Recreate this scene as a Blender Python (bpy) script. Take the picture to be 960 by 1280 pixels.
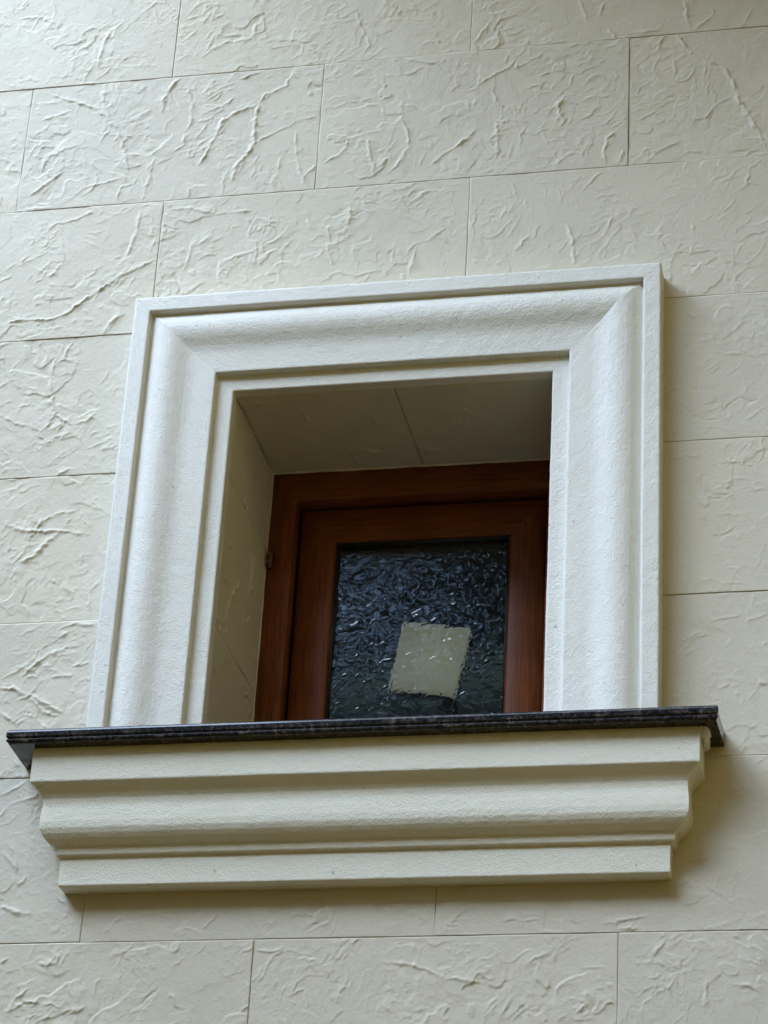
import bpy, math, random
import numpy as np
from mathutils import Matrix, Vector

random.seed(7); rng = np.random.default_rng(7)
for o in list(bpy.data.objects): bpy.data.objects.remove(o)
scene = bpy.context.scene
col = scene.collection
ZG = 5.2                      # height above the ground of the wall's z = 0 line

# ------------------------------------------------------------------ camera
CAM = np.array([1.73061565, -4.05039252, -3.56906384])
ROT = np.array([[0.97809685, -0.20202246, 0.05013454],
                [0.20114702, 0.85541091, -0.47729661],
                [0.05353901, 0.47692673, 0.87731093]])   # columns: right, forward, up
FPX = 3348.41                                            # focal length in photo pixels (960 x 1280)
cd = bpy.data.cameras.new('camera'); cam = bpy.data.objects.new('camera', cd); col.objects.link(cam)
cd.sensor_fit = 'VERTICAL'; cd.sensor_height = 24.0; cd.lens = FPX / 1280 * 24.0
cd.clip_start = 0.05; cd.clip_end = 3000
m = Matrix.Identity(4)
for i in range(3):
    m[i][0] = ROT[i, 0]; m[i][1] = ROT[i, 2]; m[i][2] = -ROT[i, 1]
m[0][3], m[1][3], m[2][3] = CAM[0], CAM[1], CAM[2] + ZG
cam.matrix_world = m
scene.camera = cam
scene.render.resolution_x = 768; scene.render.resolution_y = 1024

# ------------------------------------------------------------------ sky, sun, exposure
SUN_EL, SUN_AZ = 47.0, -49.0       # degrees above the horizon; degrees left of the wall's outward normal
world = bpy.data.worlds.new('World'); scene.world = world; world.use_nodes = True
wn = world.node_tree; bg = wn.nodes['Background']
sky = wn.nodes.new('ShaderNodeTexSky'); sky.sky_type = 'NISHITA'; sky.sun_disc = False
sx = math.sin(math.radians(SUN_AZ)); sy = -math.cos(math.radians(SUN_AZ))    # horizontal direction to the sun
sky.sun_elevation = math.radians(SUN_EL); sky.sun_rotation = math.atan2(sx, sy)
sky.air_density = 1.0; sky.dust_density = 0.3; sky.ozone_density = 2.0
wn.links.new(sky.outputs[0], bg.inputs[0]); bg.inputs[1].default_value = 0.10
sl = bpy.data.lights.new('sun', 'SUN'); sun = bpy.data.objects.new('sun', sl); col.objects.link(sun)
sl.energy = 1.5; sl.angle = math.radians(54); sl.color = (0.61, 0.77, 1.0)
ce = math.cos(math.radians(SUN_EL))
sun.rotation_euler = Vector((sx * ce, sy * ce, math.sin(math.radians(SUN_EL)))).to_track_quat('Z', 'Y').to_euler()
sun.location = (-4, -6, 14)
vs = scene.view_settings
vs.view_transform = 'Standard'; vs.look = 'None'; vs.exposure = 2.46; vs.gamma = 1.0; vs.use_curve_mapping = False

# ------------------------------------------------------------------ helpers
def at(px, py, y=0.0):
    d = ROT @ np.array([(px - 480) / FPX, 1, -(py - 640) / FPX])
    return CAM + (y - CAM[1]) / d[1] * d

def tag(o, label=None, cat=None, group=None, kind=None):
    if label: o['label'] = label
    if cat: o['category'] = cat
    if group: o['group'] = group
    if kind or label: o['kind'] = kind or 'thing'
    return o

def empty(name, loc):
    o = bpy.data.objects.new(name, None); col.objects.link(o); o.location = loc; o.empty_display_size = 0.1
    return o

def link(name, me, mat, parent=None, smooth=True):
    o = bpy.data.objects.new(name, me); col.objects.link(o)
    if mat and not me.materials: me.materials.append(mat)
    if parent:
        o.parent = parent
        o.matrix_parent_inverse = Matrix.Translation(-parent_loc(parent))
    if smooth: me.polygons.foreach_set('use_smooth', np.ones(len(me.polygons), bool))
    return o

def parent_loc(p):
    v = Vector((0, 0, 0))
    while p: v = v + p.location; p = p.parent
    return v

def mesh_np(name, V, F):
    me = bpy.data.meshes.new(name)
    V = np.asarray(V, np.float32); F = np.asarray(F, np.int32)
    V = V.copy(); V[:, 2] += ZG
    n = F.shape[1]
    me.vertices.add(len(V)); me.vertices.foreach_set('co', V.ravel())
    me.loops.add(F.size); me.loops.foreach_set('vertex_index', F.ravel())
    me.polygons.add(len(F)); me.polygons.foreach_set('loop_start', np.arange(0, F.size, n, dtype=np.int32))
    me.update(calc_edges=True); me.validate()
    return me

def box_mesh(name, boxes, bev=0.0):
    V, F = [], []
    for (x0, x1, y0, y1, z0, z1) in boxes:
        b = len(V)
        for z in (z0, z1):
            V += [(x0, y0, z), (x1, y0, z), (x1, y1, z), (x0, y1, z)]
        F += [(b, b+3, b+2, b+1), (b+4, b+5, b+6, b+7), (b, b+1, b+5, b+4), (b+1, b+2, b+6, b+5), (b+2, b+3, b+7, b+6), (b+3, b, b+4, b+7)]
    return mesh_np(name, V, F)

# ------------------------------------------------------------------ numpy noise
_perm = rng.permutation(512); _perm = np.concatenate([_perm, _perm, _perm])
_ga = rng.random(512) * 2 * np.pi; _gx = np.cos(_ga); _gy = np.sin(_ga)
def perlin(x, y, seed=0):
    xi = np.floor(x).astype(int); yi = np.floor(y).astype(int)
    xf = x - xi; yf = y - yi
    u = xf*xf*xf*(xf*(xf*6-15)+10); w = yf*yf*yf*(yf*(yf*6-15)+10)
    def g(ix, iy, fx, fy):
        h = _perm[(_perm[(ix + seed*37) & 511] + iy + seed*11) & 511]
        return _gx[h]*fx + _gy[h]*fy
    a = g(xi, yi, xf, yf); b = g(xi+1, yi, xf-1, yf); c = g(xi, yi+1, xf, yf-1); d = g(xi+1, yi+1, xf-1, yf-1)
    return 1.4 * ((a + u*(b-a)) * (1-w) + (c + u*(d-c)) * w)
def fbm(x, y, seed=0, oct=3):
    s = 0; a = 1.0; f = 1.0
    for i in range(oct):
        s = s + a*perlin(x*f, y*f, seed+i*5); a *= .5; f *= 2.03
    return s
def sstep(a, b, x):
    t = np.clip((x-a)/(b-a), 0, 1); return t*t*(3-2*t)

def stroke_into(H, X, Z, x0, z0, g, pts, w, h, r, rough=1.0):
    """raise a wandering ridge along pts (metres) into height field H; X, Z are grid coordinates, spacing g"""
    pts = np.asarray(pts, float)
    seg = np.hypot(*np.diff(pts, axis=0).T); L = seg.sum()
    if L < 1e-4: return
    n = max(3, int(L/0.0045)); s = np.linspace(0, L, n); cs = np.concatenate([[0], np.cumsum(seg)])
    P = np.stack([np.interp(s, cs, pts[:, 0]), np.interp(s, cs, pts[:, 1])], 1)
    P += r.normal(0, .0011*rough, P.shape)
    kern = np.array([.25, .5, .25]) if n < 8 else np.array([.1, .2, .4, .2, .1])
    rn = lambda: np.convolve(np.pad(r.normal(0, 1.5, n), len(kern)//2, mode='edge'), kern, 'valid') + .25*r.normal(0, 1, n)
    wd = w * np.clip(1 + .42*rn(), .4, 2.0)
    ht = h * np.clip(1 + .55*rn(), .1, 2.0)
    taper = np.minimum(1, np.minimum(s, L-s)/min(.02, L*.3) + .25); wd *= .5+.5*taper; ht *= taper
    mgn = w*4
    i0 = max(0, int((P[:, 0].min()-mgn-x0)/g)); i1 = min(X.shape[1], int((P[:, 0].max()+mgn-x0)/g)+2)
    j0 = max(0, int((P[:, 1].min()-mgn-z0)/g)); j1 = min(X.shape[0], int((P[:, 1].max()+mgn-z0)/g)+2)
    if i1 <= i0 or j1 <= j0: return
    x = X[j0:j1, i0:i1]; z = Z[j0:j1, i0:i1]
    best = np.full(x.shape, 9.0); W = np.full(x.shape, w); T = np.zeros(x.shape); S = np.zeros(x.shape)
    for k in range(n-1):
        a, b = P[k], P[k+1]; d = b-a; l2 = d@d + 1e-12
        t = np.clip(((x-a[0])*d[0]+(z-a[1])*d[1])/l2, 0, 1)
        dx = x-a[0]-t*d[0]; dz = z-a[1]-t*d[1]; q = np.hypot(dx, dz)
        mk = q < best
        best = np.where(mk, q, best); W = np.where(mk, wd[k]*(1-t)+wd[k+1]*t, W); T = np.where(mk, ht[k]*(1-t)+ht[k+1]*t, T)
        S = np.where(mk, np.sign(d[0]*dz-d[1]*dx), S)
    q = best/W
    rid = np.exp(-q**2.0)
    # one flank runs out gently, as a torn layer does
    run = .30*np.exp(-(q/2.8)**2)*(S*np.sign(h) > 0)
    add = T*np.maximum(rid, run)
    H[j0:j1, i0:i1] = np.where(np.abs(add) > 0, H[j0:j1, i0:i1] + add*(1 - .5*np.clip(H[j0:j1, i0:i1]/.004, 0, 1)), H[j0:j1, i0:i1])

# ------------------------------------------------------------------ materials
def new_mat(name):
    mt = bpy.data.materials.new(name); mt.use_nodes = True
    nt = mt.node_tree; return mt, nt, nt.nodes['Principled BSDF']
def nd(nt, typ, **kw):
    n = nt.nodes.new(typ)
    for k, v in kw.items(): setattr(n, k, v)
    return n
def noise(nt, scale, detail=4, rough=.55, vec=None, dist=0.0):
    n = nd(nt, 'ShaderNodeTexNoise'); n.inputs['Scale'].default_value = scale; n.inputs['Detail'].default_value = detail
    n.inputs['Roughness'].default_value = rough; n.inputs['Distortion'].default_value = dist
    if vec: nt.links.new(vec, n.inputs['Vector'])
    return n
def ramp(nt, fac, stops):
    r = nd(nt, 'ShaderNodeValToRGB'); e = r.color_ramp.elements
    while len(e) < len(stops): e.new(.5)
    for i, (p, c) in enumerate(stops): e[i].position = p; e[i].color = (*c, 1) if len(c) == 3 else c
    nt.links.new(fac, r.inputs[0]); return r
def mix(nt, fac, a, b, typ='MIX'):
    n = nd(nt, 'ShaderNodeMix', data_type='RGBA', blend_type=typ)
    for s, vv in ((0, fac), (6, a), (7, b)):
        if isinstance(vv, (int, float)): n.inputs[s].default_value = vv
        elif isinstance(vv, tuple): n.inputs[s].default_value = (*vv, 1)
        else: nt.links.new(vv, n.inputs[s])
    return n.outputs[2]
def bump(nt, bs, h, strength, dist):
    b = nd(nt, 'ShaderNodeBump'); b.inputs['Strength'].default_value = strength; b.inputs['Distance'].default_value = dist
    nt.links.new(h, b.inputs['Height']); nt.links.new(b.outputs[0], bs.inputs['Normal']); return b
def coord(nt):
    return nd(nt, 'ShaderNodeNewGeometry').outputs['Position']

TILE_COL = (0.725, 0.66, 0.515)
def mat_tile():
    mt, nt, bs = new_mat('painted_relief_tile'); p = coord(nt)
    oi = nd(nt, 'ShaderNodeObjectInfo')
    tint = ramp(nt, oi.outputs['Random'], [(0, (.950, .952, .958)), (1, (1.0, .992, .975))])
    base = mix(nt, 1.0, TILE_COL, tint.outputs[0], 'MULTIPLY')
    n1 = noise(nt, 3.0, 5, .6, p); r1 = ramp(nt, n1.outputs[0], [(.35, (.94, .94, .935)), (.65, (1, 1, 1))])
    c = mix(nt, 1.0, base, r1.outputs[0], 'MULTIPLY')
    n2 = noise(nt, 22, 6, .7, p); r2 = ramp(nt, n2.outputs[0], [(.62, (0, 0, 0)), (.80, (.35, .35, .35))])
    c = mix(nt, r2.outputs[0], c, (.50, .455, .34))
    nt.links.new(c, bs.inputs['Base Color'])
    bs.inputs['Roughness'].default_value = .62; bs.inputs['Specular IOR Level'].default_value = .35
    n3 = noise(nt, 130, 6, .72, p, .6); bump(nt, bs, n3.outputs[0], .48, .0026)
    return mt
def mat_render_coat(name, colr, bs_d):
    mt, nt, bs = new_mat(name); p = coord(nt)
    n1 = noise(nt, 4.0, 5, .6, p); r1 = ramp(nt, n1.outputs[0], [(.35, (.95, .95, .94)), (.65, (1, 1, 1))])
    c = mix(nt, 1.0, colr, r1.outputs[0], 'MULTIPLY')
    n2 = noise(nt, 70, 2, .5, p); r2 = ramp(nt, n2.outputs[0], [(.745, (0, 0, 0)), (.775, (.55, .55, .55))])
    c = mix(nt, r2.outputs[0], c, (.30, .27, .22))
    nt.links.new(c, bs.inputs['Base Color'])
    bs.inputs['Roughness'].default_value = .55; bs.inputs['Specular IOR Level'].default_value = .35
    n3 = noise(nt, 380, 3, .6, p, .2); bump(nt, bs, n3.outputs[0], .8, bs_d)
    return mt
def mat_plain(name, c, rough=.8, amt=.15, scale=8):
    mt, nt, bs = new_mat(name); p = coord(nt)
    n = noise(nt, scale, 5, .6, p); r = ramp(nt, n.outputs[0], [(.3, tuple(x*(1-amt) for x in c)), (.7, tuple(x*(1+amt) for x in c))])
    nt.links.new(r.outputs[0], bs.inputs['Base Color']); bs.inputs['Roughness'].default_value = rough
    return mt
def mat_granite():
    mt, nt, bs = new_mat('polished_granite'); p = coord(nt)
    v = nd(nt, 'ShaderNodeTexVoronoi'); v.inputs['Scale'].default_value = 190; nt.links.new(p, v.inputs['Vector'])
    n = noise(nt, 65, 7, .72, p, 1.5)
    r = ramp(nt, n.outputs[0], [(.38, (.008, .009, .011)), (.50, (.022, .022, .024)), (.60, (.080, .068, .060)), (.72, (.25, .20, .165))])
    r2 = ramp(nt, v.outputs['Color'], [(.2, (.5, .5, .55)), (.8, (1.3, 1.2, 1.15))])
    nt.links.new(mix(nt, 1.0, r.outputs[0], r2.outputs[0], 'MULTIPLY'), bs.inputs['Base Color'])
    bs.inputs['Roughness'].default_value = .15; bs.inputs['Specular IOR Level'].default_value = .38
    return mt
def mat_wood(name, axis):
    mt, nt, bs = new_mat(name); p = coord(nt)
    mp = nd(nt, 'ShaderNodeMapping'); nt.links.new(p, mp.inputs[0])
    mp.inputs['Scale'].default_value = (4, 40, 85) if axis == 'x' else (85, 40, 4)
    n = noise(nt, 2.2, 8, .65, mp.outputs[0], 1.2)
    r = ramp(nt, n.outputs[0], [(.32, (.115, .028, .007)), (.5, (.185, .049, .012)), (.68, (.25, .076, .021))])
    n2 = noise(nt, 7, 3, .5, p); r2 = ramp(nt, n2.outputs[0], [(.3, (.75, .75, .75)), (.7, (1.1, 1.1, 1.1))])
    nt.links.new(mix(nt, 1.0, r.outputs[0], r2.outputs[0], 'MULTIPLY'), bs.inputs['Base Color'])
    bs.inputs['Roughness'].default_value = .42; bs.inputs['Specular IOR Level'].default_value = .25
    bump(nt, bs, n.outputs[0], .12, .001)
    return mt
def mat_glass():
    mt, nt, bs = new_mat('obscure_glass')
    bs.inputs['Base Color'].default_value = (.86, .95, .88, 1); bs.inputs['Transmission Weight'].default_value = 1.0
    bs.inputs['Roughness'].default_value = .055; bs.inputs['IOR'].default_value = 1.5
    return mt
M_TILE = mat_tile()
M_COAT = mat_render_coat('textured_white_coat', (.84, .815, .725), .0019)
M_CREAM = mat_render_coat('textured_cream_coat', (.88, .845, .70), .0019)
M_BACK = mat_plain('joint_mortar', (.38, .35, .28), .9)
M_GRAN = mat_granite()
M_WX = mat_wood('woodgrain_foil_across', 'x'); M_WZ = mat_wood('woodgrain_foil_upright', 'z')
M_GLASS = mat_glass()
M_RUB = mat_plain('black_gasket', (.012, .012, .012), .6)
M_PLAST = mat_plain('render_plaster', (.52, .44, .28), .85)

# ------------------------------------------------------------------ ground and added light-shaping structures outside the frame
def sheet(name, x0, x1, y0, y1, z, mat):
    me = mesh_np(name, [(x0, y0, z-ZG), (x1, y0, z-ZG), (x1, y1, z-ZG), (x0, y1, z-ZG)], [(0, 1, 2, 3)])
    return tag(link(name, me, mat, smooth=False), kind='structure')
M_GROUND = mat_plain('sandy_paving', (.23, .145, .03), .9, .2, 1.5)
sheet('ground', -600, 600, -600, 600, 0.0, M_GROUND)
M_WING = mat_plain('ochre_bounce', (.66, .43, .07), .85, .08, 3)  # saturated so the added wing bounces yellow light
M_SLAB = mat_plain('painted_slab', (.55, .43, .16), .85, .1, 3)
# added unseen wings, house and balcony: they block sky and bounce warm light
tag(link('added_wing', box_mesh('added_wing', [(2.35, 6.0, -5.6, -.02, -ZG, 4.0)]), M_WING, smooth=False), kind='structure')  # added at right: cuts the sky and returns yellow fill
tag(link('added_wing', box_mesh('added_wing', [(-7.0, -3.0, -5.0, -.02, -ZG, 1.75)]), M_PLAST, smooth=False), kind='structure')  # added at left: blocks light so the lower wall darkens
M_NEIGH = mat_plain('ochre_fill', (.64, .46, .13), .9, .12, 2); M_ROOFT = mat_plain('roof_sheet', (.10, .08, .07), .7, .2, 3)  # ochre chosen to warm the shadow fill
ng = tag(empty('added_house', (-3.0, -8.0, 0)), 'added ochre house with dark upper storey and screen, shaping the light and the glass reflection', 'house')  # unseen, added to hide the low sky and warm the shadows
link('wall', box_mesh('wall', [(-8.5, 2.2, -11.0, -5.6, -ZG, -.601)]), M_NEIGH, ng, smooth=False)
M_CLAD = mat_plain('dark_cladding', (.042, .044, .026), .7, .3, 4)
link('upper_cladding', box_mesh('upper_cladding', [(-8.5, 2.2, -11.0, -5.58, -.6, 1.58), (-.36, 2.2, -5.9, -5.58, 1.581, 2.8)]), M_CLAD, ng, smooth=False)  # dark storey added to keep the mirrored view in the pane dark
link('added_screen', box_mesh('added_screen', [(-8.5, -.361, -5.75, -5.58, 1.84, 2.8)]), M_ROOFT, ng, smooth=False)  # added to limit sky glints; gap beneath leaves a bright band
for px_ in (-8.4, -5.6, -3.0): link('screen_post', box_mesh('screen_post', [(px_, px_+.12, -5.74, -5.6, 1.581, 1.839)]), M_ROOFT, ng, smooth=False)
tag(link('added_balcony', box_mesh('added_balcony', [(-.10, 2.345, -1.75, -.02, .85, 1.03), (-.10, 2.345, -1.75, -1.65, 1.031, 2.0)]), M_SLAB, smooth=False), kind='structure')  # added overhead to shade the upper right of the wall

# ------------------------------------------------------------------ measured outlines (metres, wall plane y = 0, outside is -y)
SX0, SX1, STOP = .2855, 1.2680, -.8560          # outer edges of the moulded surround
OX0, OX1, OTOP = .4825, 1.0710, -1.0545         # the opening
SILL_TOP, SILL_BOT = -1.757, -1.783
REV = .285                                      # depth of the reveal

# ------------------------------------------------------------------ tiled wall
wall = tag(empty('tiled_wall', (.77, 0, 0)), 'cream wall of large relief-textured tiles with thin dark joints', 'wall')
# backing behind the tiles (four blocks round the opening) and joint colour
YB = .016
bk = box_mesh('backing', [(-9, OX0-.012, YB, .32, -ZG, 4), (OX1+.012, 9, YB, .32, -ZG, 4),
                          (OX0-.012, OX1+.012, YB, .32, OTOP+.012, 4), (OX0-.012, OX1+.012, YB, .32, -ZG, SILL_BOT)])
link('backing', bk, M_BACK, wall, smooth=False)

# ridges one can follow in the photograph: (crop origin, scale, [polyline, half width mm, height mm])
STROKES = []
def S(ox, oy, sc, *items):
    for pl, w, h in items:
        pts = [at(ox + x/sc, oy + y/sc) for x, y in pl]
        STROKES.append((np.array([(q[0], q[2]) for q in pts]), (.78*w/1000), .86*h/1000))
S(0, 0, 2,
  ([(290,60),(265,100),(250,140),(243,190)], 3.2, 1.6), ([(525,125),(565,105),(630,95)], 4.5, 1.9),
  ([(150,245),(190,255),(235,268),(265,290),(290,320),(305,355),(318,410),(320,435)], 3.4, 1.8),
  ([(262,210),(258,260),(275,295)], 3, 1.5), ([(405,280),(410,245),(430,215),(450,195)], 3.6, 2.1),
  ([(470,215),(480,270),(478,310),(460,330),(460,355),(475,395),(490,415)], 2.8, 1.6),
  ([(735,175),(715,215),(660,240),(645,262),(590,280),(555,305),(545,330),(525,365),(510,395),(490,418)], 3.4, 2.2),
  ([(648,262),(638,300),(635,355),(620,385),(590,415),(580,450)], 3.8, 2.6),
  ([(640,355),(690,330),(740,305),(790,290)], 2.2, 1.4), ([(740,330),(740,390),(750,430),(765,460)], 2.8, 1.7),
  ([(795,410),(765,435),(755,460)], 3, 1.8), ([(735,345),(700,400),(690,440),(680,475)], 1.6, 1.0),
  ([(105,300),(140,290),(180,275),(200,265)], 2.4, 1.4), ([(75,385),(110,395),(140,382),(170,370),(205,362),(212,345)], 2.2, 1.3),
  ([(70,495),(110,465),(165,425)], 2.8, 2.0), ([(110,395),(105,430)], 2, 1.2), ([(320,440),(270,455),(210,470),(180,495)], 2.2, 1.2),
  ([(385,395),(375,430),(365,470),(355,500)], 3, 1.9), ([(345,435),(335,460),(305,465),(290,500)], 2.2, 1.5),
  ([(600,200),(630,185),(655,180)], 3.6, 1.8), ([(500,290),(540,270),(575,255),(590,240)], 2.4, 1.6),
  ([(560,440),(555,490)], 2.2, 1.3), ([(110,610),(105,590),(140,560),(190,550),(240,525)], 2.2, 1.5),
  ([(150,580),(160,650),(150,680),(120,690),(85,665)], 2, 1.2), ([(350,530),(345,570),(335,600),(315,640)], 4.5, 2.3),
  ([(0,815),(45,800),(120,800),(165,785),(205,755),(250,725),(300,690),(390,650)], 3, 2.5),
  ([(300,785),(275,810),(255,842)], 4.5, 2.2), ([(430,525),(480,520),(540,535),(600,530),(650,525)], 2.8, 1.4),
  ([(480,610),(475,640),(455,685)], 3, 1.5), ([(730,560),(690,600),(640,625),(590,640),(540,670)], 4, 1.2),
  ([(875,510),(875,550),(868,600)], 3, 1.7), ([(915,490),(905,500),(950,510)], 3, 1.5),
  ([(740,670),(755,645),(790,630),(825,640),(830,665)], 3, 1.4), ([(800,710),(840,680),(890,690),(950,675)], 3, 1.4),
  ([(870,345),(865,370),(845,390),(810,405)], 2.8, 2.0), ([(920,340),(925,390),(935,420)], 3.4, 1.9),
  ([(935,430),(950,415),(975,390)], 3.2, 1.9), ([(885,20),(905,70),(925,110),(900,145)], 2.4, 1.2),
  ([(700,95),(660,105),(680,120),(740,110),(790,130)], 2, 1.1), ([(130,0),(140,30),(130,50)], 2.6, 1.3),
  ([(220,400),(255,430)], 3, 1.7), ([(640,55),(635,100)], 2.4, 1.2), ([(385,20),(395,60),(430,30)], 2.4, 1.1),
  ([(455,105),(495,75)], 2, 1.0), ([(500,120),(480,150)], 2, 1.0), ([(395,640),(370,620)], 2, 1.2), ([(395,590),(375,625)], 2, 1.4))
S(480, 0, 2,
  ([(262,10),(275,45),(235,95),(220,110)], 2.4, 1.5), ([(275,50),(300,80),(320,95),(345,105)], 2.4, 1.4),
  ([(490,0),(500,30),(515,60)], 3, 1.6), ([(540,40),(550,5)], 2.4, 1.4), ([(560,70),(580,95)], 3, 1.6),
  ([(600,85),(690,75),(705,40)], 2.6, 1.5), ([(752,0),(758,45),(765,75)], 3, 2.2), ([(800,0),(825,30),(810,50),(775,75)], 2.6, 2.1),
  ([(735,90),(765,130),(815,155),(850,170),(875,205),(885,245),(910,285),(935,325),(955,370)], 4, 2.7),
  ([(730,190),(745,205),(770,190),(775,170)], 2.4, 1.4), ([(725,145),(730,180)], 2.2, 1.2), ([(240,210),(270,190),(330,160),(340,180)], 3.4, 1.9),
  ([(470,190),(465,215)], 3.4, 1.9), ([(455,240),(435,265),(440,290),(455,305)], 4.2, 2.6), ([(490,320),(520,325)], 2.2, 1.4),
  ([(120,410),(150,385),(190,360),(230,325)], 4, 2.3), ([(395,325),(405,350),(415,365)], 2.8, 1.8), ([(420,380),(440,410)], 2.6, 1.6),
  ([(615,300),(560,345),(550,380),(555,410)], 2.8, 1.9), ([(280,300),(285,340),(280,400)], 3, 1.4), ([(585,410),(600,375)], 2.2, 1.4),
  ([(40,290),(60,330),(60,370),(30,415),(0,440)], 3, 1.8), ([(0,145),(60,150),(130,160),(150,185)], 2.8, 1.5),
  ([(660,400),(690,375),(740,350)], 3.4, 1.5), ([(640,300),(690,270)], 2.2, 1.2), ([(870,240),(830,260),(800,300)], 2.2, 1.3),
  ([(325,630),(350,600),(390,565)], 3.8, 1.7), ([(460,560),(470,600),(475,660)], 3.2, 2.0), ([(320,450),(330,490)], 2.4, 1.5),
  ([(495,480),(520,450),(545,430)], 2.4, 1.4), ([(550,590),(570,545),(590,570),(560,600),(545,650)], 2, 1.2),
  ([(670,565),(700,610),(730,640)], 1.8, -1.2), ([(770,550),(775,600),(765,640)], 2.2, 1.1), ([(350,500),(375,535)], 2.4, 1.5),
  ([(80,620),(60,690)], 3, 1.5), ([(25,600),(20,660)], 2.6, 1.4), ([(110,600),(155,570)], 2.4, 1.3), ([(880,480),(905,460),(915,420),(950,395)], 2.6, 1.4),
  ([(750,660),(795,665)], 1.8, 1.0), ([(385,190),(415,180)], 2.6, 1.5), ([(450,120),(490,110)], 2.4, 1.2), ([(930,10),(900,60),(870,90)], 2.2, 1.3))
S(0, 420, 2.667,
  ([(190,60),(180,100),(165,150),(175,210),(185,260),(235,295)], 3, 1.8), ([(235,295),(290,280),(325,250)], 2.4, 1.4),
  ([(195,70),(280,95)], 2, 1.1), ([(0,265),(50,290),(110,300)], 2.4, 1.4), ([(20,630),(70,645),(120,650),(200,648),(300,660)], 3.4, 2.3),
  ([(40,760),(80,720),(100,670),(135,620),(190,590),(250,580)], 3, 2.1), ([(60,755),(110,735),(150,690),(200,650)], 4, 2.3),
  ([(215,640),(235,600)], 2.4, 1.5), ([(170,810),(205,835),(245,855)], 3.2, 2.0), ([(265,760),(270,730),(310,725),(315,755)], 2.2, 1.2),
  ([(290,830),(300,870),(295,920)], 2.4, 1.4), ([(0,1175),(40,1175),(85,1195),(130,1210),(210,1260)], 3.6, 2.5),
  ([(75,1140),(110,1100),(160,1065),(205,1045),(265,1030)], 3.4, 2.3), ([(10,1140),(60,1115),(110,1080),(130,1040)], 2.2, 1.5),
  ([(215,970),(260,960),(320,965)], 2.4, 1.5), ([(205,1010),(220,985)], 2.4, 1.6), ([(170,1140),(240,1130)], 2.8, 1.8),
  ([(180,465),(235,440)], 2.8, 1.8), ([(75,160),(125,190)], 2.2, 1.2), ([(60,240),(100,225)], 2.2, 1.2), ([(240,1100),(300,1090)], 2.8, 1.6),
  ([(110,1200),(150,1230),(190,1265)], 3, 1.8), ([(40,520),(90,480)], 2.2, 1.3), ([(130,1140),(115,1130),(75,1145)], 2.2, 1.3))
S(0, 860, 2,
  ([(70,20),(110,60),(150,72)], 3.4, 2.3), ([(0,270),(40,250),(70,230)], 2.4, 1.5), ([(15,225),(50,222)], 3, 2.2), ([(30,290),(90,270),(100,250)], 2.4, 1.4),
  ([(20,380),(40,440),(45,490),(70,470)], 2.2, 1.3), ([(0,545),(40,560),(80,565)], 3.4, 2.1), ([(140,520),(165,540)], 3, 1.9),
  ([(20,810),(60,785),(130,790),(150,800)], 2.6, 1.9), ([(20,810),(35,780),(70,750)], 2.6, 1.7), ([(100,690),(140,690)], 2.4, 1.6), ([(0,690),(20,680)], 3, 2.0),
  ([(260,610),(300,575),(315,560)], 2, 1.2), ([(500,605),(530,580),(550,555)], 2.2, 1.2), ([(415,780),(430,765),(440,795),(465,805)], 2.4, 1.9),
  ([(345,800),(400,745)], 1.8, -.9), ([(170,815),(210,800)], 2.6, 1.5), ([(565,720),(610,705)], 2.4, 1.5), ([(640,655),(680,660),(715,650)], 2.8, 1.5),
  ([(720,770),(760,750),(770,800)], 2.4, 1.3), ([(740,570),(790,565)], 2, 1.2), ([(0,60),(40,90),(60,80)], 2.8, 1.8), ([(5,410),(60,470)], 2.0, 1.1))
S(480, 860, 2,
  ([(0,685),(60,690),(110,705),(150,725),(245,735)], 3.2, 2.0), ([(555,590),(600,580),(660,570)], 2.8, 1.5), ([(590,600),(640,605)], 2.4, 1.4),
  ([(800,490),(850,520),(880,545)], 2.8, 1.6), ([(870,615),(890,625)], 3, 1.8), ([(495,700),(555,698)], 2, 1.2), ([(350,690),(420,655)], 2.6, 1.2),
  ([(480,810),(510,790)], 2.8, 1.9), ([(430,830),(470,810)], 2.4, 1.5), ([(640,770),(655,750),(700,740),(740,790)], 2.2, 1.4), ([(810,730),(800,800)], 2.6, 1.5),
  ([(870,740),(910,745),(940,760)], 2.6, 1.7), ([(300,580),(340,575)], 2.4, 1.3), ([(700,750),(650,790),(640,830)], 2, 1.2))
S(580, 310, 2.526,
  ([(635,470),(680,490),(720,530),(770,545),(825,540)], 1.6, -1.1), ([(810,520),(870,468)], 1.7, -1.6), ([(870,470),(900,485),(930,480)], 2, -1.2),
  ([(690,170),(710,210),(735,222)], 2, 1.2), ([(750,270),(780,270)], 1.7, 1.1), ([(740,290),(775,292)], 1.7, 1.1), ([(735,312),(760,312)], 1.7, 1.1),
  ([(640,670),(700,655),(760,665),(800,690),(820,700)], 1.8, 1.3), ([(800,185),(850,185)], 2, 1.3), ([(860,220),(870,250)], 2, 1.3),
  ([(870,390),(890,440),(880,460)], 2.4, 1.3), ([(820,335),(900,330),(930,350)], 2.6, 1.2))
S(820, 520, 3.37,
  ([(240,860),(290,850),(345,845)], 2.4, 1.8), ([(370,870),(470,830)], 2.6, 1.2), ([(370,180),(365,210),(410,200)], 2.4, 1.2), ([(300,640),(360,650)], 2, 1.2),
  ([(250,410),(370,415),(400,405)], 2, 1.1), ([(260,1150),(310,1130)], 2.4, 1.3), ([(330,1165),(355,1170)], 3, 1.6), ([(430,1110),(472,1130)], 3, 1.6))

GRID = .0019
ROWH, TW, GAP = .30, .60, .0009
# hidden behind the surround and the cornice: no relief is needed there
HOLES = [(OX0-.004, OX1+.004, SILL_BOT-.02, OTOP+.004), (SX0+.012, SX1-.012, -1.74, STOP-.012), (.31, 1.235, -2.0, -1.70)]

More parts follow.
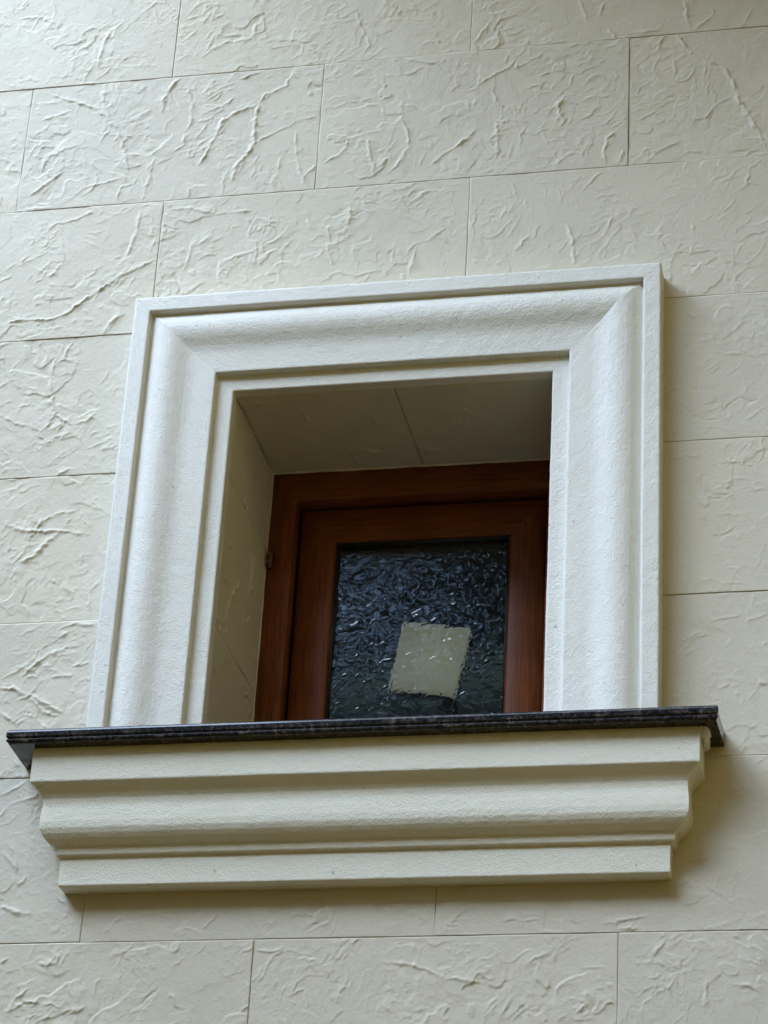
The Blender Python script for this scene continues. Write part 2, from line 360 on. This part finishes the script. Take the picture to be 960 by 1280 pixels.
def relief(X, Z, x0, z0, seed, density=1.0):
    r = np.random.default_rng(1000+seed); ox, oz = r.random(2)*200
    u, w = X+ox, Z+oz
    H = .0009*fbm(u*6, w*6, seed, 2)
    act = sstep(-.15, .45, fbm(u*7, w*7, seed+3, 2))                 # where the skin is torn, where it lies smooth
    H += (.00010 + .00030*act)*fbm(u*55, w*55, seed+9, 3)
    cr = fbm(u*70, w*85, seed+13, 3); crm = sstep(.0, .5, fbm(u*10, w*10, seed+15, 2))
    H += .0019*crm*np.clip(cr-.18, 0, .5) - .0006*crm*np.clip(-cr-.3, 0, .5)
    wx = u + .014*fbm(u*16, w*16, seed+20, 3); wz = w + .014*fbm(u*16, w*16, seed+31, 3)
    for lv, fr, hh in ((.08, 7, .0011), (-.22, 11, .0010), (.30, 17, .0010)):
        n = fbm(wx*fr, wz*fr*1.2, seed+int(lv*100)+60, 2)
        gz, gx = np.gradient(n, GRID); g = np.hypot(gx, gz)+.5
        dd = (n-lv)/g
        msk = sstep(.02, .30, fbm(u*13, w*13, seed+77+int(fr), 2))*(.35+.65*act)
        jag = 1+.8*perlin(u*160, w*160, seed+5)
        H += hh*msk*(jag*np.exp(-np.abs(dd/.0017)**2) + .65*np.tanh(dd/.0010))
    # short hatched scrapes, in bunches that share a slant
    for b in range(int(22*density)):
        cx = x0 + r.random()*(X.max()-x0); cz = z0 + r.random()*(Z.max()-z0)
        an = math.radians(r.normal(48, 24)) if r.random() < .8 else r.random()*math.pi
        for k in range(r.integers(4, 11)):
            px = cx + r.normal(0, .020); pz = cz + r.normal(0, .015); a = an + r.normal(0, .22); l = r.uniform(.006, .026)
            dx, dz = math.cos(a)*l, math.sin(a)*l; bend = r.normal(0, .003)
            stroke_into(H, X, Z, x0, z0, GRID, [(px-dx, pz-dz), (px+bend, pz-bend), (px+dx, pz+dz)], r.uniform(.0010, .0017), r.uniform(.0004, .0012), r)
    for b in range(int(9*density)):
        cx = x0 + r.random()*(X.max()-x0); cz = z0 + r.random()*(Z.max()-z0); a = r.random()*math.pi*2
        pl = [(cx, cz)]
        for k in range(r.integers(3, 11)):
            a += r.normal(0, .45); pl.append((pl[-1][0]+math.cos(a)*.014, pl[-1][1]+math.sin(a)*.014))
        stroke_into(H, X, Z, x0, z0, GRID, pl, r.uniform(.0011, .0018), r.uniform(.0005, .0013), r)
    return H, r

def tile_mesh(x0, x1, z1, z0, seed, strokes=True, holes=True, rough_gap=True, amp=1.0):
    """tile from x0..x1, z0 (low)..z1 (high) with a torn-slate relief; front near y = 0"""
    x0 += GAP/2; x1 -= GAP/2; z0 += GAP/2; z1 -= GAP/2
    nx = int(round((x1-x0)/GRID))+1; nz = int(round((z1-z0)/GRID))+1
    xs = np.linspace(x0, x1, nx); zs = np.linspace(z0, z1, nz)
    X, Z = np.meshgrid(xs, zs)
    H, r = relief(X, Z, x0, z0, seed)
    H *= amp                                  # some tiles come out of the mould flatter than others
    if strokes:
        for pts, w, h in STROKES:
            if pts[:, 0].max() < x0 or pts[:, 0].min() > x1 or pts[:, 1].max() < z0 or pts[:, 1].min() > z1: continue
            stroke_into(H, X, Z, x0, z0, GRID, pts, w, h*1.05, r)
    ed = np.minimum(np.minimum(X-x0, x1-X), np.minimum(Z-z0, z1-Z))
    H *= .55+.45*sstep(0, .004, ed)
    # uneven joint: the edge wanders, some stretches nearly close up
    XX, ZZ = X.copy(), Z.copy()
    if rough_gap:
        q = .00075
        XX[:, 0] += q*perlin(Z[:, 0]*14+seed, Z[:, 0]*3, seed); XX[:, -1] += q*perlin(Z[:, 0]*14+seed+9, Z[:, 0]*3, seed+1)
        ZZ[0, :] += q*perlin(X[0]*9+seed, X[0]*3, seed+2); ZZ[-1, :] += q*perlin(X[0]*9+seed+9, X[0]*3, seed+3)
    lip = r.normal(0, .0005)
    tx, tz = r.normal(0, .0010), r.normal(0, .0016)
    Y = -(H + lip + tx*(X-(x0+x1)/2) + tz*(Z-(z0+z1)/2))
    idx = np.arange(nx*nz).reshape(nz, nx)
    F = np.stack([idx[:-1, :-1], idx[:-1, 1:], idx[1:, 1:], idx[1:, :-1]], -1).reshape(-1, 4)
    V = np.stack([XX, Y, ZZ], -1).reshape(-1, 3)
    # side walls of the tile
    ring = np.concatenate([idx[0, :], idx[1:, -1], idx[-1, -2::-1], idx[-2:0:-1, 0]])
    B = V[ring].copy(); B[:, 1] = .012
    b0 = len(V); k = np.arange(len(ring)); k2 = (k+1) % len(ring)
    F2 = np.stack([ring[k], b0+k, b0+k2, ring[k2]], -1)
    V = np.concatenate([V, B]); F = np.concatenate([F, F2])
    if holes:
        c = V[F].mean(1); keep = np.ones(len(F), bool)
        for hx0, hx1, hz0, hz1 in HOLES:
            keep &= ~((c[:, 0] > hx0) & (c[:, 0] < hx1) & (c[:, 2] > hz0) & (c[:, 2] < hz1))
        F = F[keep]
        if len(F) == 0: return None
        us = np.unique(F); mp = np.full(len(V), -1); mp[us] = np.arange(len(us)); V = V[us]; F = mp[F]
    return mesh_np('tile', V, F)

JOINT0 = [.2895, .000, .3015, .000, .300, .000, .300, -.0005]        # first upright joint of each course
seed = 0; spare = []
for row in range(-1, 9):
    z1 = -row*ROWH; z0 = z1-ROWH
    j0 = JOINT0[row] if 0 <= row < 8 else (.0 if row % 2 else .30)
    for cidx in range(-3, 5):
        xa = j0 + cidx*TW; xb = xa+TW
        seen = xb > -.14 and xa < 1.47 and -.02 <= -z0+.3 and 0 <= row <= 7
        seen = seen and not (row == 0 and z0 > -.25)
        if not seen: continue
        seed += 1
        me = tile_mesh(xa, xb, z1, z0, seed, amp=.62 if (row >= 2 and xb > 1.3) or row == 6 else .82)
        if me is None: continue
        o = link('tile', me, M_TILE, wall)
        if row in (0, 7) and len(spare) < 3: spare.append((me, xa, z1))
# courses beyond the picture share those meshes
for row in range(-4, 17):
    z1 = -row*ROWH
    if z1-ROWH < -ZG: continue
    j0 = JOINT0[row] if 0 <= row < 8 else (.0 if row % 2 else .30)
    for cidx in range(-4, 6):
        xa = j0 + cidx*TW; xb = xa+TW
        if xb > -.14 and xa < 1.47 and 0 <= row <= 7: continue
        me, mx, mz = spare[(row*3+cidx*5) % len(spare)]
        o = link('tile', me, None, wall, smooth=False)
        o.location = Vector((xa-mx, 0, z1-mz)) 

# tiles lining the reveal: head in two pieces, jambs cut at the same course lines
def reveal_tile(p0, du, dv, nrm, lu, lv, seed):
    """panel spanning du*lu by dv*lv from p0, relief raised along nrm"""
    g = .003; nu = max(2, int(lu/g)); nv = max(2, int(lv/g))
    us = np.linspace(0, lu, nu); vv = np.linspace(0, lv, nv); U, W = np.meshgrid(us, vv)
    H = .0011*fbm(U*9+seed, W*9, seed, 2) + .0028*np.exp(-(fbm(U*9, W*9+seed, seed+4, 3)/.05)**2)*sstep(-.1, .3, fbm(U*11, W*11, seed+8, 2)) + .0006*fbm(U*60, W*60, seed, 2)
    V = (np.array(p0)[None, None] + U[..., None]*np.array(du) + W[..., None]*np.array(dv) + H[..., None]*np.array(nrm)).reshape(-1, 3)
    idx = np.arange(nu*nv).reshape(nv, nu)
    F = np.stack([idx[:-1, :-1], idx[:-1, 1:], idx[1:, 1:], idx[1:, :-1]], -1).reshape(-1, 4)
    ring = np.concatenate([idx[0, :], idx[1:, -1], idx[-1, -2::-1], idx[-2:0:-1, 0]])
    B = V[ring] - np.array(nrm)*.009; b0 = len(V); k = np.arange(len(ring)); k2 = (k+1) % len(ring)
    return mesh_np('tile', np.concatenate([V, B]), np.concatenate([F, np.stack([ring[k], b0+k, b0+k2, ring[k2]], -1)]))
g2 = .0012
for (xa, xb, s) in ((OX0-.001, .7765, 301), (.7765+.0016, OX1+.001, 302)):
    link('tile', reveal_tile((xa, .002, OTOP), (1, 0, 0), (0, 1, 0), (0, 0, -1), xb-xa, REV+.03, s), M_TILE, wall)
for zt, zb, s in ((OTOP-.0006, -1.2215, 311), (-1.2215-g2*1.5, -1.520, 312), (-1.520-g2*1.5, SILL_TOP-.004, 313)):
    link('tile', reveal_tile((OX0, .002, zb), (0, 1, 0), (0, 0, 1), (1, 0, 0), REV+.03, zt-zb, s), M_TILE, wall)
    link('tile', reveal_tile((OX1, .002, zb), (0, 1, 0), (0, 0, 1), (-1, 0, 0), REV+.03, zt-zb, s+20), M_TILE, wall)

# ------------------------------------------------------------------ coated mouldings: a profile swept along a path, skin roughened
def densify(P, step, sharp=.0012):
    out = []
    for a, b in zip(P[:-1], P[1:]):
        L = math.dist(a, b); n = max(1, int(round(L/step)))
        for k in range(n): t = k/n; out.append((a[0]+(b[0]-a[0])*t, a[1]+(b[1]-a[1])*t))
    out.append(P[-1]); return out
def round_profile(P, r=.0016):
    """cut each sharp corner with a small arris"""
    out = [P[0]]
    for a, b, c in zip(P[:-2], P[1:-1], P[2:]):
        v1 = np.subtract(a, b); v2 = np.subtract(c, b); l1 = np.hypot(*v1); l2 = np.hypot(*v2)
        cosang = (v1@v2)/(l1*l2)
        if cosang > -.85:
            q = min(r, l1*.4, l2*.4)
            out += [tuple(np.array(b)+v1/l1*q), tuple(np.array(b)+v2/l2*q)]
        else: out.append(b)
    out.append(P[-1]); return out
def sweep(name, prof, frames, seed, amp=.00034):
    """frames: list of functions t -> for profile point (s,h) -> xyz ; here given as array [n_stations] of callables"""
    V = np.array([[f(s, h) for (s, h) in prof] for f in frames])          # stations x profile x 3
    n, p, _ = V.shape
    du = np.gradient(V, axis=0); dv = np.gradient(V, axis=1)
    N = np.cross(du, dv); N /= (np.linalg.norm(N, axis=2, keepdims=True)+1e-12)
    cs = np.concatenate([[0], np.cumsum([math.dist(a, b) for a, b in zip(prof[:-1], prof[1:])])])
    ls = np.concatenate([[0], np.cumsum(np.linalg.norm(np.diff(V[:, p//2], axis=0), axis=1))])
    A, B = np.meshgrid(ls, cs, indexing='ij')
    nn = amp*(fbm(A*170, B*170, seed, 2)*.9 + .9*fbm(A*45, B*45, seed+3, 2)) + .0006*fbm(A*5, B*5, seed+8, 2)
    fade = np.ones(n); fade[0] = fade[-1] = 0
    V = V + N*(nn*fade[:, None])[..., None]
    idx = np.arange(n*p).reshape(n, p)
    F = np.stack([idx[:-1, :-1], idx[:-1, 1:], idx[1:, 1:], idx[1:, :-1]], -1).reshape(-1, 4)
    return mesh_np(name, V.reshape(-1, 3), F)

# surround profile: s from the outer edge inwards, h out from the wall
SP = [(0, -.002), (0, .052), (.0312, .0525), (.0325, .0370), (.036, .0378), (.040, .0415), (.0455, .0455), (.052, .0490), (.060, .0512), (.068, .0520), (.076, .0518),
      (.084, .0503), (.092, .0478), (.100, .0445), (.108, .0413), (.116, .0391), (.124, .0378), (.134, .0370), (.148, .0360), (.1645, .0350), (.1650, .0205), (.1965, .0195), (.1970, -.002)]
SPd = densify(round_profile(SP), .0024)
sur = tag(empty('window_surround', (.77, 0, SILL_TOP+ZG)), 'thick white moulded surround framing the window above the granite sill', 'window surround')
STEP = .0028
def jamb(xo, sgn, seed, name):
    n = int((STOP-SILL_TOP)/STEP); fr = []
    for k in range(n+1):
        t = k/n
        # the upper end is cut at 45 degrees for the mitre
        fr.append(lambda s, h, t=t: (xo+sgn*s, -h, (SILL_TOP-.002)+(STOP-s-(SILL_TOP-.002))*t))
    if sgn > 0: fr = fr[::-1]
    return link(name, sweep(name, SPd, fr, seed), M_COAT, sur)
jamb(SX0, 1, 401, 'jamb_moulding'); jamb(SX1, -1, 402, 'jamb_moulding')
n = int((SX1-SX0)/STEP)
fr = [lambda s, h, t=k/n: (SX0+s+(SX1-SX0-2*s)*t, -h, STOP-s) for k in range(n, -1, -1)]
link('head_moulding', sweep('head_moulding', SPd, fr, 403), M_COAT, sur)

# cornice under the sill: profile (z, h) with mitred returns at both ends
CP = [(-1.7832, .086), (-1.7890, .0875), (-1.8460, .0875), (-1.8475, .0835), (-1.8530, .0770), (-1.8600, .0710), (-1.8680, .0670), (-1.8800, .0665), (-1.8950, .0680), (-1.9100, .0685), (-1.9210, .0675),
      (-1.9300, .0640), (-1.9375, .0585), (-1.9430, .0515), (-1.9465, .0455), (-1.9485, .0440), (-1.9615, .0425), (-1.9630, .0355), (-2.0135, .0345), (-2.0145, -.002)]
CPd = densify(round_profile(CP), .0024)
CA, CB = .2975, 1.2505          # ends of the moulding at the wall line (h = 0)
cor = tag(empty('sill_cornice', (.77, 0, -2.0145+ZG)), 'cream stepped cornice moulding under the dark granite sill', 'cornice')
n = int((CB-CA)/STEP)
fr = [lambda s, h, t=k/n: (CA-h+(CB-CA+2*h)*t, -h, s) for k in range(n, -1, -1)]
link('front_moulding', sweep('front_moulding', CPd, fr, 411), M_CREAM, cor)
fr = [lambda s, h, t=k/30: (CA-h, .004+(-h-.004)*t, s) for k in range(30, -1, -1)]
link('end_return', sweep('end_return', CPd, fr, 412), M_CREAM, cor)
fr = [lambda s, h, t=k/30: (CB+h, .004+(-h-.004)*t, s) for k in range(31)]
link('end_return', sweep('end_return', CPd, fr, 413), M_CREAM, cor)

# ------------------------------------------------------------------ granite sill
QX0, QX1, QH = .167, 1.371, .112
EP = [(0.0, SILL_TOP), (QH-.006, SILL_TOP), (QH-.0030, SILL_TOP-.0012), (QH-.0009, SILL_TOP-.0036), (QH, SILL_TOP-.0065), (QH, SILL_TOP-.0145), (QH-.0022, SILL_TOP-.0165), (QH-.0022, SILL_TOP-.0185), (QH-.0008, SILL_TOP-.0195),
      (QH-.0010, SILL_TOP-.0225), (QH-.004, SILL_BOT+.0008), (QH-.007, SILL_BOT), (0.0, SILL_BOT)]
V, F = [], []; ne = len(EP)
for ex, sg in ((QX0, 1), (QX1, -1)):
    for (h, z) in EP:
        inset = QH-h if h > QH-.02 else 0.0
        V.append((ex+sg*min(inset, .004), -h if h > 0 else .014, z))
for k in range(ne): F.append((k, (k+1) % ne, ne+(k+1) % ne, ne+k))
me = bpy.data.meshes.new('slab')
inner = [(OX0+.003, .014), (OX1-.003, .014), (OX1-.003, REV+.02), (OX0+.003, REV+.02)]
b = len(V)
for z in (SILL_TOP, SILL_BOT): V += [(x, y, z) for x, y in inner]
polys = [tuple(reversed(f)) for f in F] + [tuple(range(ne)), tuple(range(2*ne-1, ne-1, -1)), (b, b+1, b+2, b+3), (b+7, b+6, b+5, b+4), (b, b+4, b+5, b+1), (b+1, b+5, b+6, b+2), (b+2, b+6, b+7, b+3), (b+3, b+7, b+4, b)]
me.from_pydata([(x, y, z+ZG) for x, y, z in V], [], polys); me.update()
def lump(name, c, r, seed, mat, parent):
    nu, nv = 24, 14; a = np.linspace(0, 2*np.pi, nu, endpoint=False); b = np.linspace(-np.pi/2, np.pi/2, nv)
    A, B = np.meshgrid(a, b); D = np.stack([np.cos(B)*np.cos(A), np.cos(B)*np.sin(A), np.sin(B)], -1)
    k = 1+.35*fbm(D[..., 0]*2.1+D[..., 2]+seed, D[..., 1]*2.1+D[..., 2]*1.7, seed, 3)
    V = (np.array(c)+D*k[..., None]*np.array(r)).reshape(-1, 3); ix = np.arange(nu*nv).reshape(nv, nu); jx = np.roll(ix, -1, 1)
    return link(name, mesh_np(name, V, np.stack([ix[:-1], jx[:-1], jx[1:], ix[1:]], -1).reshape(-1, 4)), mat, parent)
sill = tag(link('window_sill', me, M_GRAN, smooth=False), 'polished dark granite window sill slab with a moulded edge', 'window sill')

lump('mortar_dab', (1.3445, -.062, SILL_BOT-.004), (.009, .026, .010), 3, M_COAT, sill)
lump('mortar_dab', (1.341, -.030, SILL_BOT-.006), (.008, .018, .013), 5, M_COAT, sill)

# ------------------------------------------------------------------ timber-look window
win = tag(empty('window', (.77, REV, SILL_TOP+ZG)), 'small brown woodgrain window with obscure glass deep in the white surround', 'window')
def rail(name, quad_out, quad_in, y0, mat, parent, prof):
    """mitred member between an outer and an inner edge (each two xz points); prof: (fraction across, y offset)"""
    V, F = [], []
    (a, b), (c, d) = quad_out, quad_in
    for f, dy in prof: V.append((a[0]+(c[0]-a[0])*f, y0+dy, a[1]+(c[1]-a[1])*f))
    for f, dy in prof: V.append((b[0]+(d[0]-b[0])*f, y0+dy, b[1]+(d[1]-b[1])*f))
    n = len(prof)
    F = [(k, k+1, n+k+1, n+k) for k in range(n-1)]
    me = mesh_np(name, V, F)
    return link(name, me, mat, parent, smooth=False)
def ring4(name, xo0, xo1, zo0, zo1, xi0, xi1, zi0, zi1, y0, prof, parent):
    O = [(xo0, zo1), (xo1, zo1), (xo1, zo0), (xo0, zo0)]; I = [(xi0, zi1), (xi1, zi1), (xi1, zi0), (xi0, zi0)]
    for k, (nm, mt) in enumerate(((name+'_head', M_WX), (name+'_jamb', M_WZ), (name+'_foot', M_WX), (name+'_jamb', M_WZ))):
        rail(nm, (O[k], O[(k+1) % 4]), (I[k], I[(k+1) % 4]), y0, mt, parent, prof)
FPROF = [(0, .05), (0, .003), (.02, 0), (.93, 0), (.97, .001), (1.0, .004), (1.0, .060)]
ring4('frame', OX0-.006, OX1+.008, SILL_TOP, OTOP+.006, .5335, 1.0175, -1.700, -1.1180, REV, FPROF, win)
SPROF = [(0, .05), (0, .002), (.025, 0), (.90, 0), (.95, .0015), (1.0, .006), (1.0, .04)]
SA = dict(xo0=.5420, xo1=1.0135, zo0=-1.690, zo1=-1.1290, xi0=.6115, xi1=.9440, zi0=-1.620, zi1=-1.1985)
ring4('sash', SA['xo0'], SA['xo1'], SA['zo0'], SA['zo1'], SA['xi0'], SA['xi1'], SA['zi0'], SA['zi1'], REV+.023, SPROF, win)
# rubber seal between frame and sash, and round the pane
link('seal', box_mesh('seal', [(.5335, .5430, REV+.042, REV+.055, -1.70, -1.118), (1.0125, 1.0175, REV+.042, REV+.055, -1.70, -1.118), (.543, 1.0125, REV+.042, REV+.055, -1.1300, -1.118), (.543, 1.0125, REV+.042, REV+.055, -1.70, -1.689)]), M_RUB, win, smooth=False)
GY = REV+.040
link('glazing_gasket', box_mesh('glazing_gasket', [(.6115, .6150, GY-.010, GY+.010, -1.62, -1.1985), (.9405, .9440, GY-.010, GY+.010, -1.62, -1.1985), (.615, .9405, GY-.010, GY+.010, -1.2035, -1.1985), (.615, .9405, GY-.010, GY+.010, -1.62, -1.616)]), M_RUB, win, smooth=False)
# pane with a hammered, vein-like front
gx0, gx1, gz0, gz1 = .6130, .9425, -1.618, -1.2000
gg = .0014; nx = int((gx1-gx0)/gg); nz = int((gz1-gz0)/gg)
X, Z = np.meshgrid(np.linspace(gx0, gx1, nx), np.linspace(gz0, gz1, nz))
H = .00036*fbm(X*34, Z*34, 501, 2)
wx = X+.010*fbm(X*22, Z*22, 502, 3); wz = Z+.010*fbm(X*22, Z*22, 503, 3)
for fr_, a_, s_ in ((24, .00027, 504), (44, .00017, 505)):
    nse = fbm(wx*fr_, wz*fr_, s_, 2); gz_, gx_ = np.gradient(nse, gg); H += a_*np.exp(-((nse/(np.hypot(gx_, gz_)+2))/.0018)**2)
idx = np.arange(nx*nz).reshape(nz, nx)
F = np.stack([idx[:-1, :-1], idx[:-1, 1:], idx[1:, 1:], idx[1:, :-1]], -1).reshape(-1, 4)
Vf = np.stack([X, GY-H, Z], -1).reshape(-1, 3)
ring = np.concatenate([idx[0, :], idx[1:, -1], idx[-1, -2::-1], idx[-2:0:-1, 0]])
me = bpy.data.meshes.new('pane'); Vb = Vf[ring].copy(); Vb[:, 1] = GY+.005; nb = len(Vf); m_ = len(ring)
allV = np.concatenate([Vf, Vb]); allV[:, 2] += ZG
me.from_pydata(allV.tolist(), [], F.tolist() + [(int(ring[k]), nb+k, nb+(k+1) % m_, int(ring[(k+1) % m_])) for k in range(m_)] + [tuple(range(nb+m_-1, nb-1, -1))]); me.update()
pane = link('pane', me, M_GLASS, win)
sm = np.ones(len(me.polygons), bool); sm[len(F):] = False; me.polygons.foreach_set('use_smooth', sm)
# bead of sealant where the frame meets the tiles
def bead(name, path, o1, o2, seed):
    V = []; n = len(path)
    for k, p in enumerate(path):
        a = 1+.35*float(perlin(np.array([k*.13]), np.array([seed*.7]), seed)[0]); b = 1+.35*float(perlin(np.array([k*.11]), np.array([seed*.3+4]), seed+1)[0])
        V += [tuple(np.add(p, np.multiply(o1, a))), tuple(np.add(p, np.add(np.multiply(o1, .55*a), np.multiply(o2, .55*b)))), tuple(np.add(p, np.multiply(o2, b)))]
    return link(name, mesh_np(name, V, [q for k in range(n-1) for q in ((3*k, 3*k+1, 3*k+4, 3*k+3), (3*k+1, 3*k+2, 3*k+5, 3*k+4))]), M_TILE, win)
bead('sealant', [(OX0+(OX1-OX0)*t/150, REV+.0005, OTOP-.0005) for t in range(151)], (0, -.0045, 0), (0, 0, -.0030), 21)
bead('sealant', [(OX0+.0005, REV+.0005, OTOP+(SILL_TOP-OTOP)*t/150) for t in range(151)], (0, -.0045, 0), (.0028, 0, 0), 22)
# hinge on the left frame member
M_HINGE = mat_plain('brown_hinge', (.10, .05, .035), .35)
link('hinge', box_mesh('hinge', [(.487, .497, REV-.009, REV, -1.262, -1.228), (.4885, .4955, REV-.012, REV-.009, -1.258, -1.248), (.4885, .4955, REV-.012, REV-.009, -1.242, -1.232)]), M_HINGE, win, smooth=False)

# ------------------------------------------------------------------ dim room behind the window
RX0, RX1, RY0, RY1, RZ0, RZ1 = -.6, 2.2, .33, 2.4, -2.6, -.55
T = .1
room = box_mesh('room', [(RX0-T, RX0, RY0, RY1, RZ0, RZ1), (RX1, RX1+T, RY0, RY1, RZ0, RZ1), (RX0-T, RX1+T, RY1, RY1+T, RZ0-T, RZ1+T), (RX0-T, RX1+T, RY0, RY1, RZ1, RZ1+T), (RX0-T, RX1+T, RY0, RY1, RZ0-T, RZ0),
                         (RX0-T, OX0-.012, RY0-.009, RY0, RZ0-T, RZ1+T), (OX1+.012, RX1+T, RY0-.009, RY0, RZ0-T, RZ1+T), (OX0-.012, OX1+.012, RY0-.009, RY0, OTOP+.012, RZ1+T), (OX0-.012, OX1+.012, RY0-.009, RY0, RZ0-T, SILL_BOT)])
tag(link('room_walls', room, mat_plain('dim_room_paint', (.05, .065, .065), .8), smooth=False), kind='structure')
# made-up glowing panel standing in for a pale patch of unknown origin
LY = .43
cq = [tuple(at(px_, py_, LY)[[0, 2]]) for px_, py_ in ((505, 777), (588, 786), (567, 866), (486, 860))]
lcx = sum(q[0] for q in cq)/4; lcz = sum(q[1] for q in cq)/4
mt, nt, bs = new_mat('panel_glow'); bs.inputs['Base Color'].default_value = (.75, .73, .62, 1); bs.inputs['Emission Color'].default_value = (1.0, .98, .82, 1); bs.inputs['Emission Strength'].default_value = .020  # weak glow added to brighten the patch
glow_panel = tag(empty('glow_panel', (lcx, LY, lcz+ZG)), 'made-up glowing square for the pale patch behind the obscure glass', 'glow_panel')
BOX6 = [(3, 2, 1, 0), (4, 5, 6, 7), (0, 1, 5, 4), (1, 2, 6, 5), (2, 3, 7, 6), (3, 0, 4, 7)]
def slab8(k, y0, y1): return [(lcx+(x-lcx)*k, y0, lcz+(z-lcz)*k) for x, z in cq] + [(lcx+(x-lcx)*k, y1, lcz+(z-lcz)*k) for x, z in cq]
link('glow_face', mesh_np('glow_face', slab8(1.0, LY, LY+.018), BOX6), mt, glow_panel, smooth=False)
link('housing', mesh_np('housing', slab8(.94, LY+.0185, LY+.045), BOX6), M_RUB, glow_panel, smooth=False)
link('stem', box_mesh('stem', [(lcx-.008, lcx+.008, LY+.0455, RY1, lcz-.008, lcz+.008)]), M_RUB, glow_panel, smooth=False)
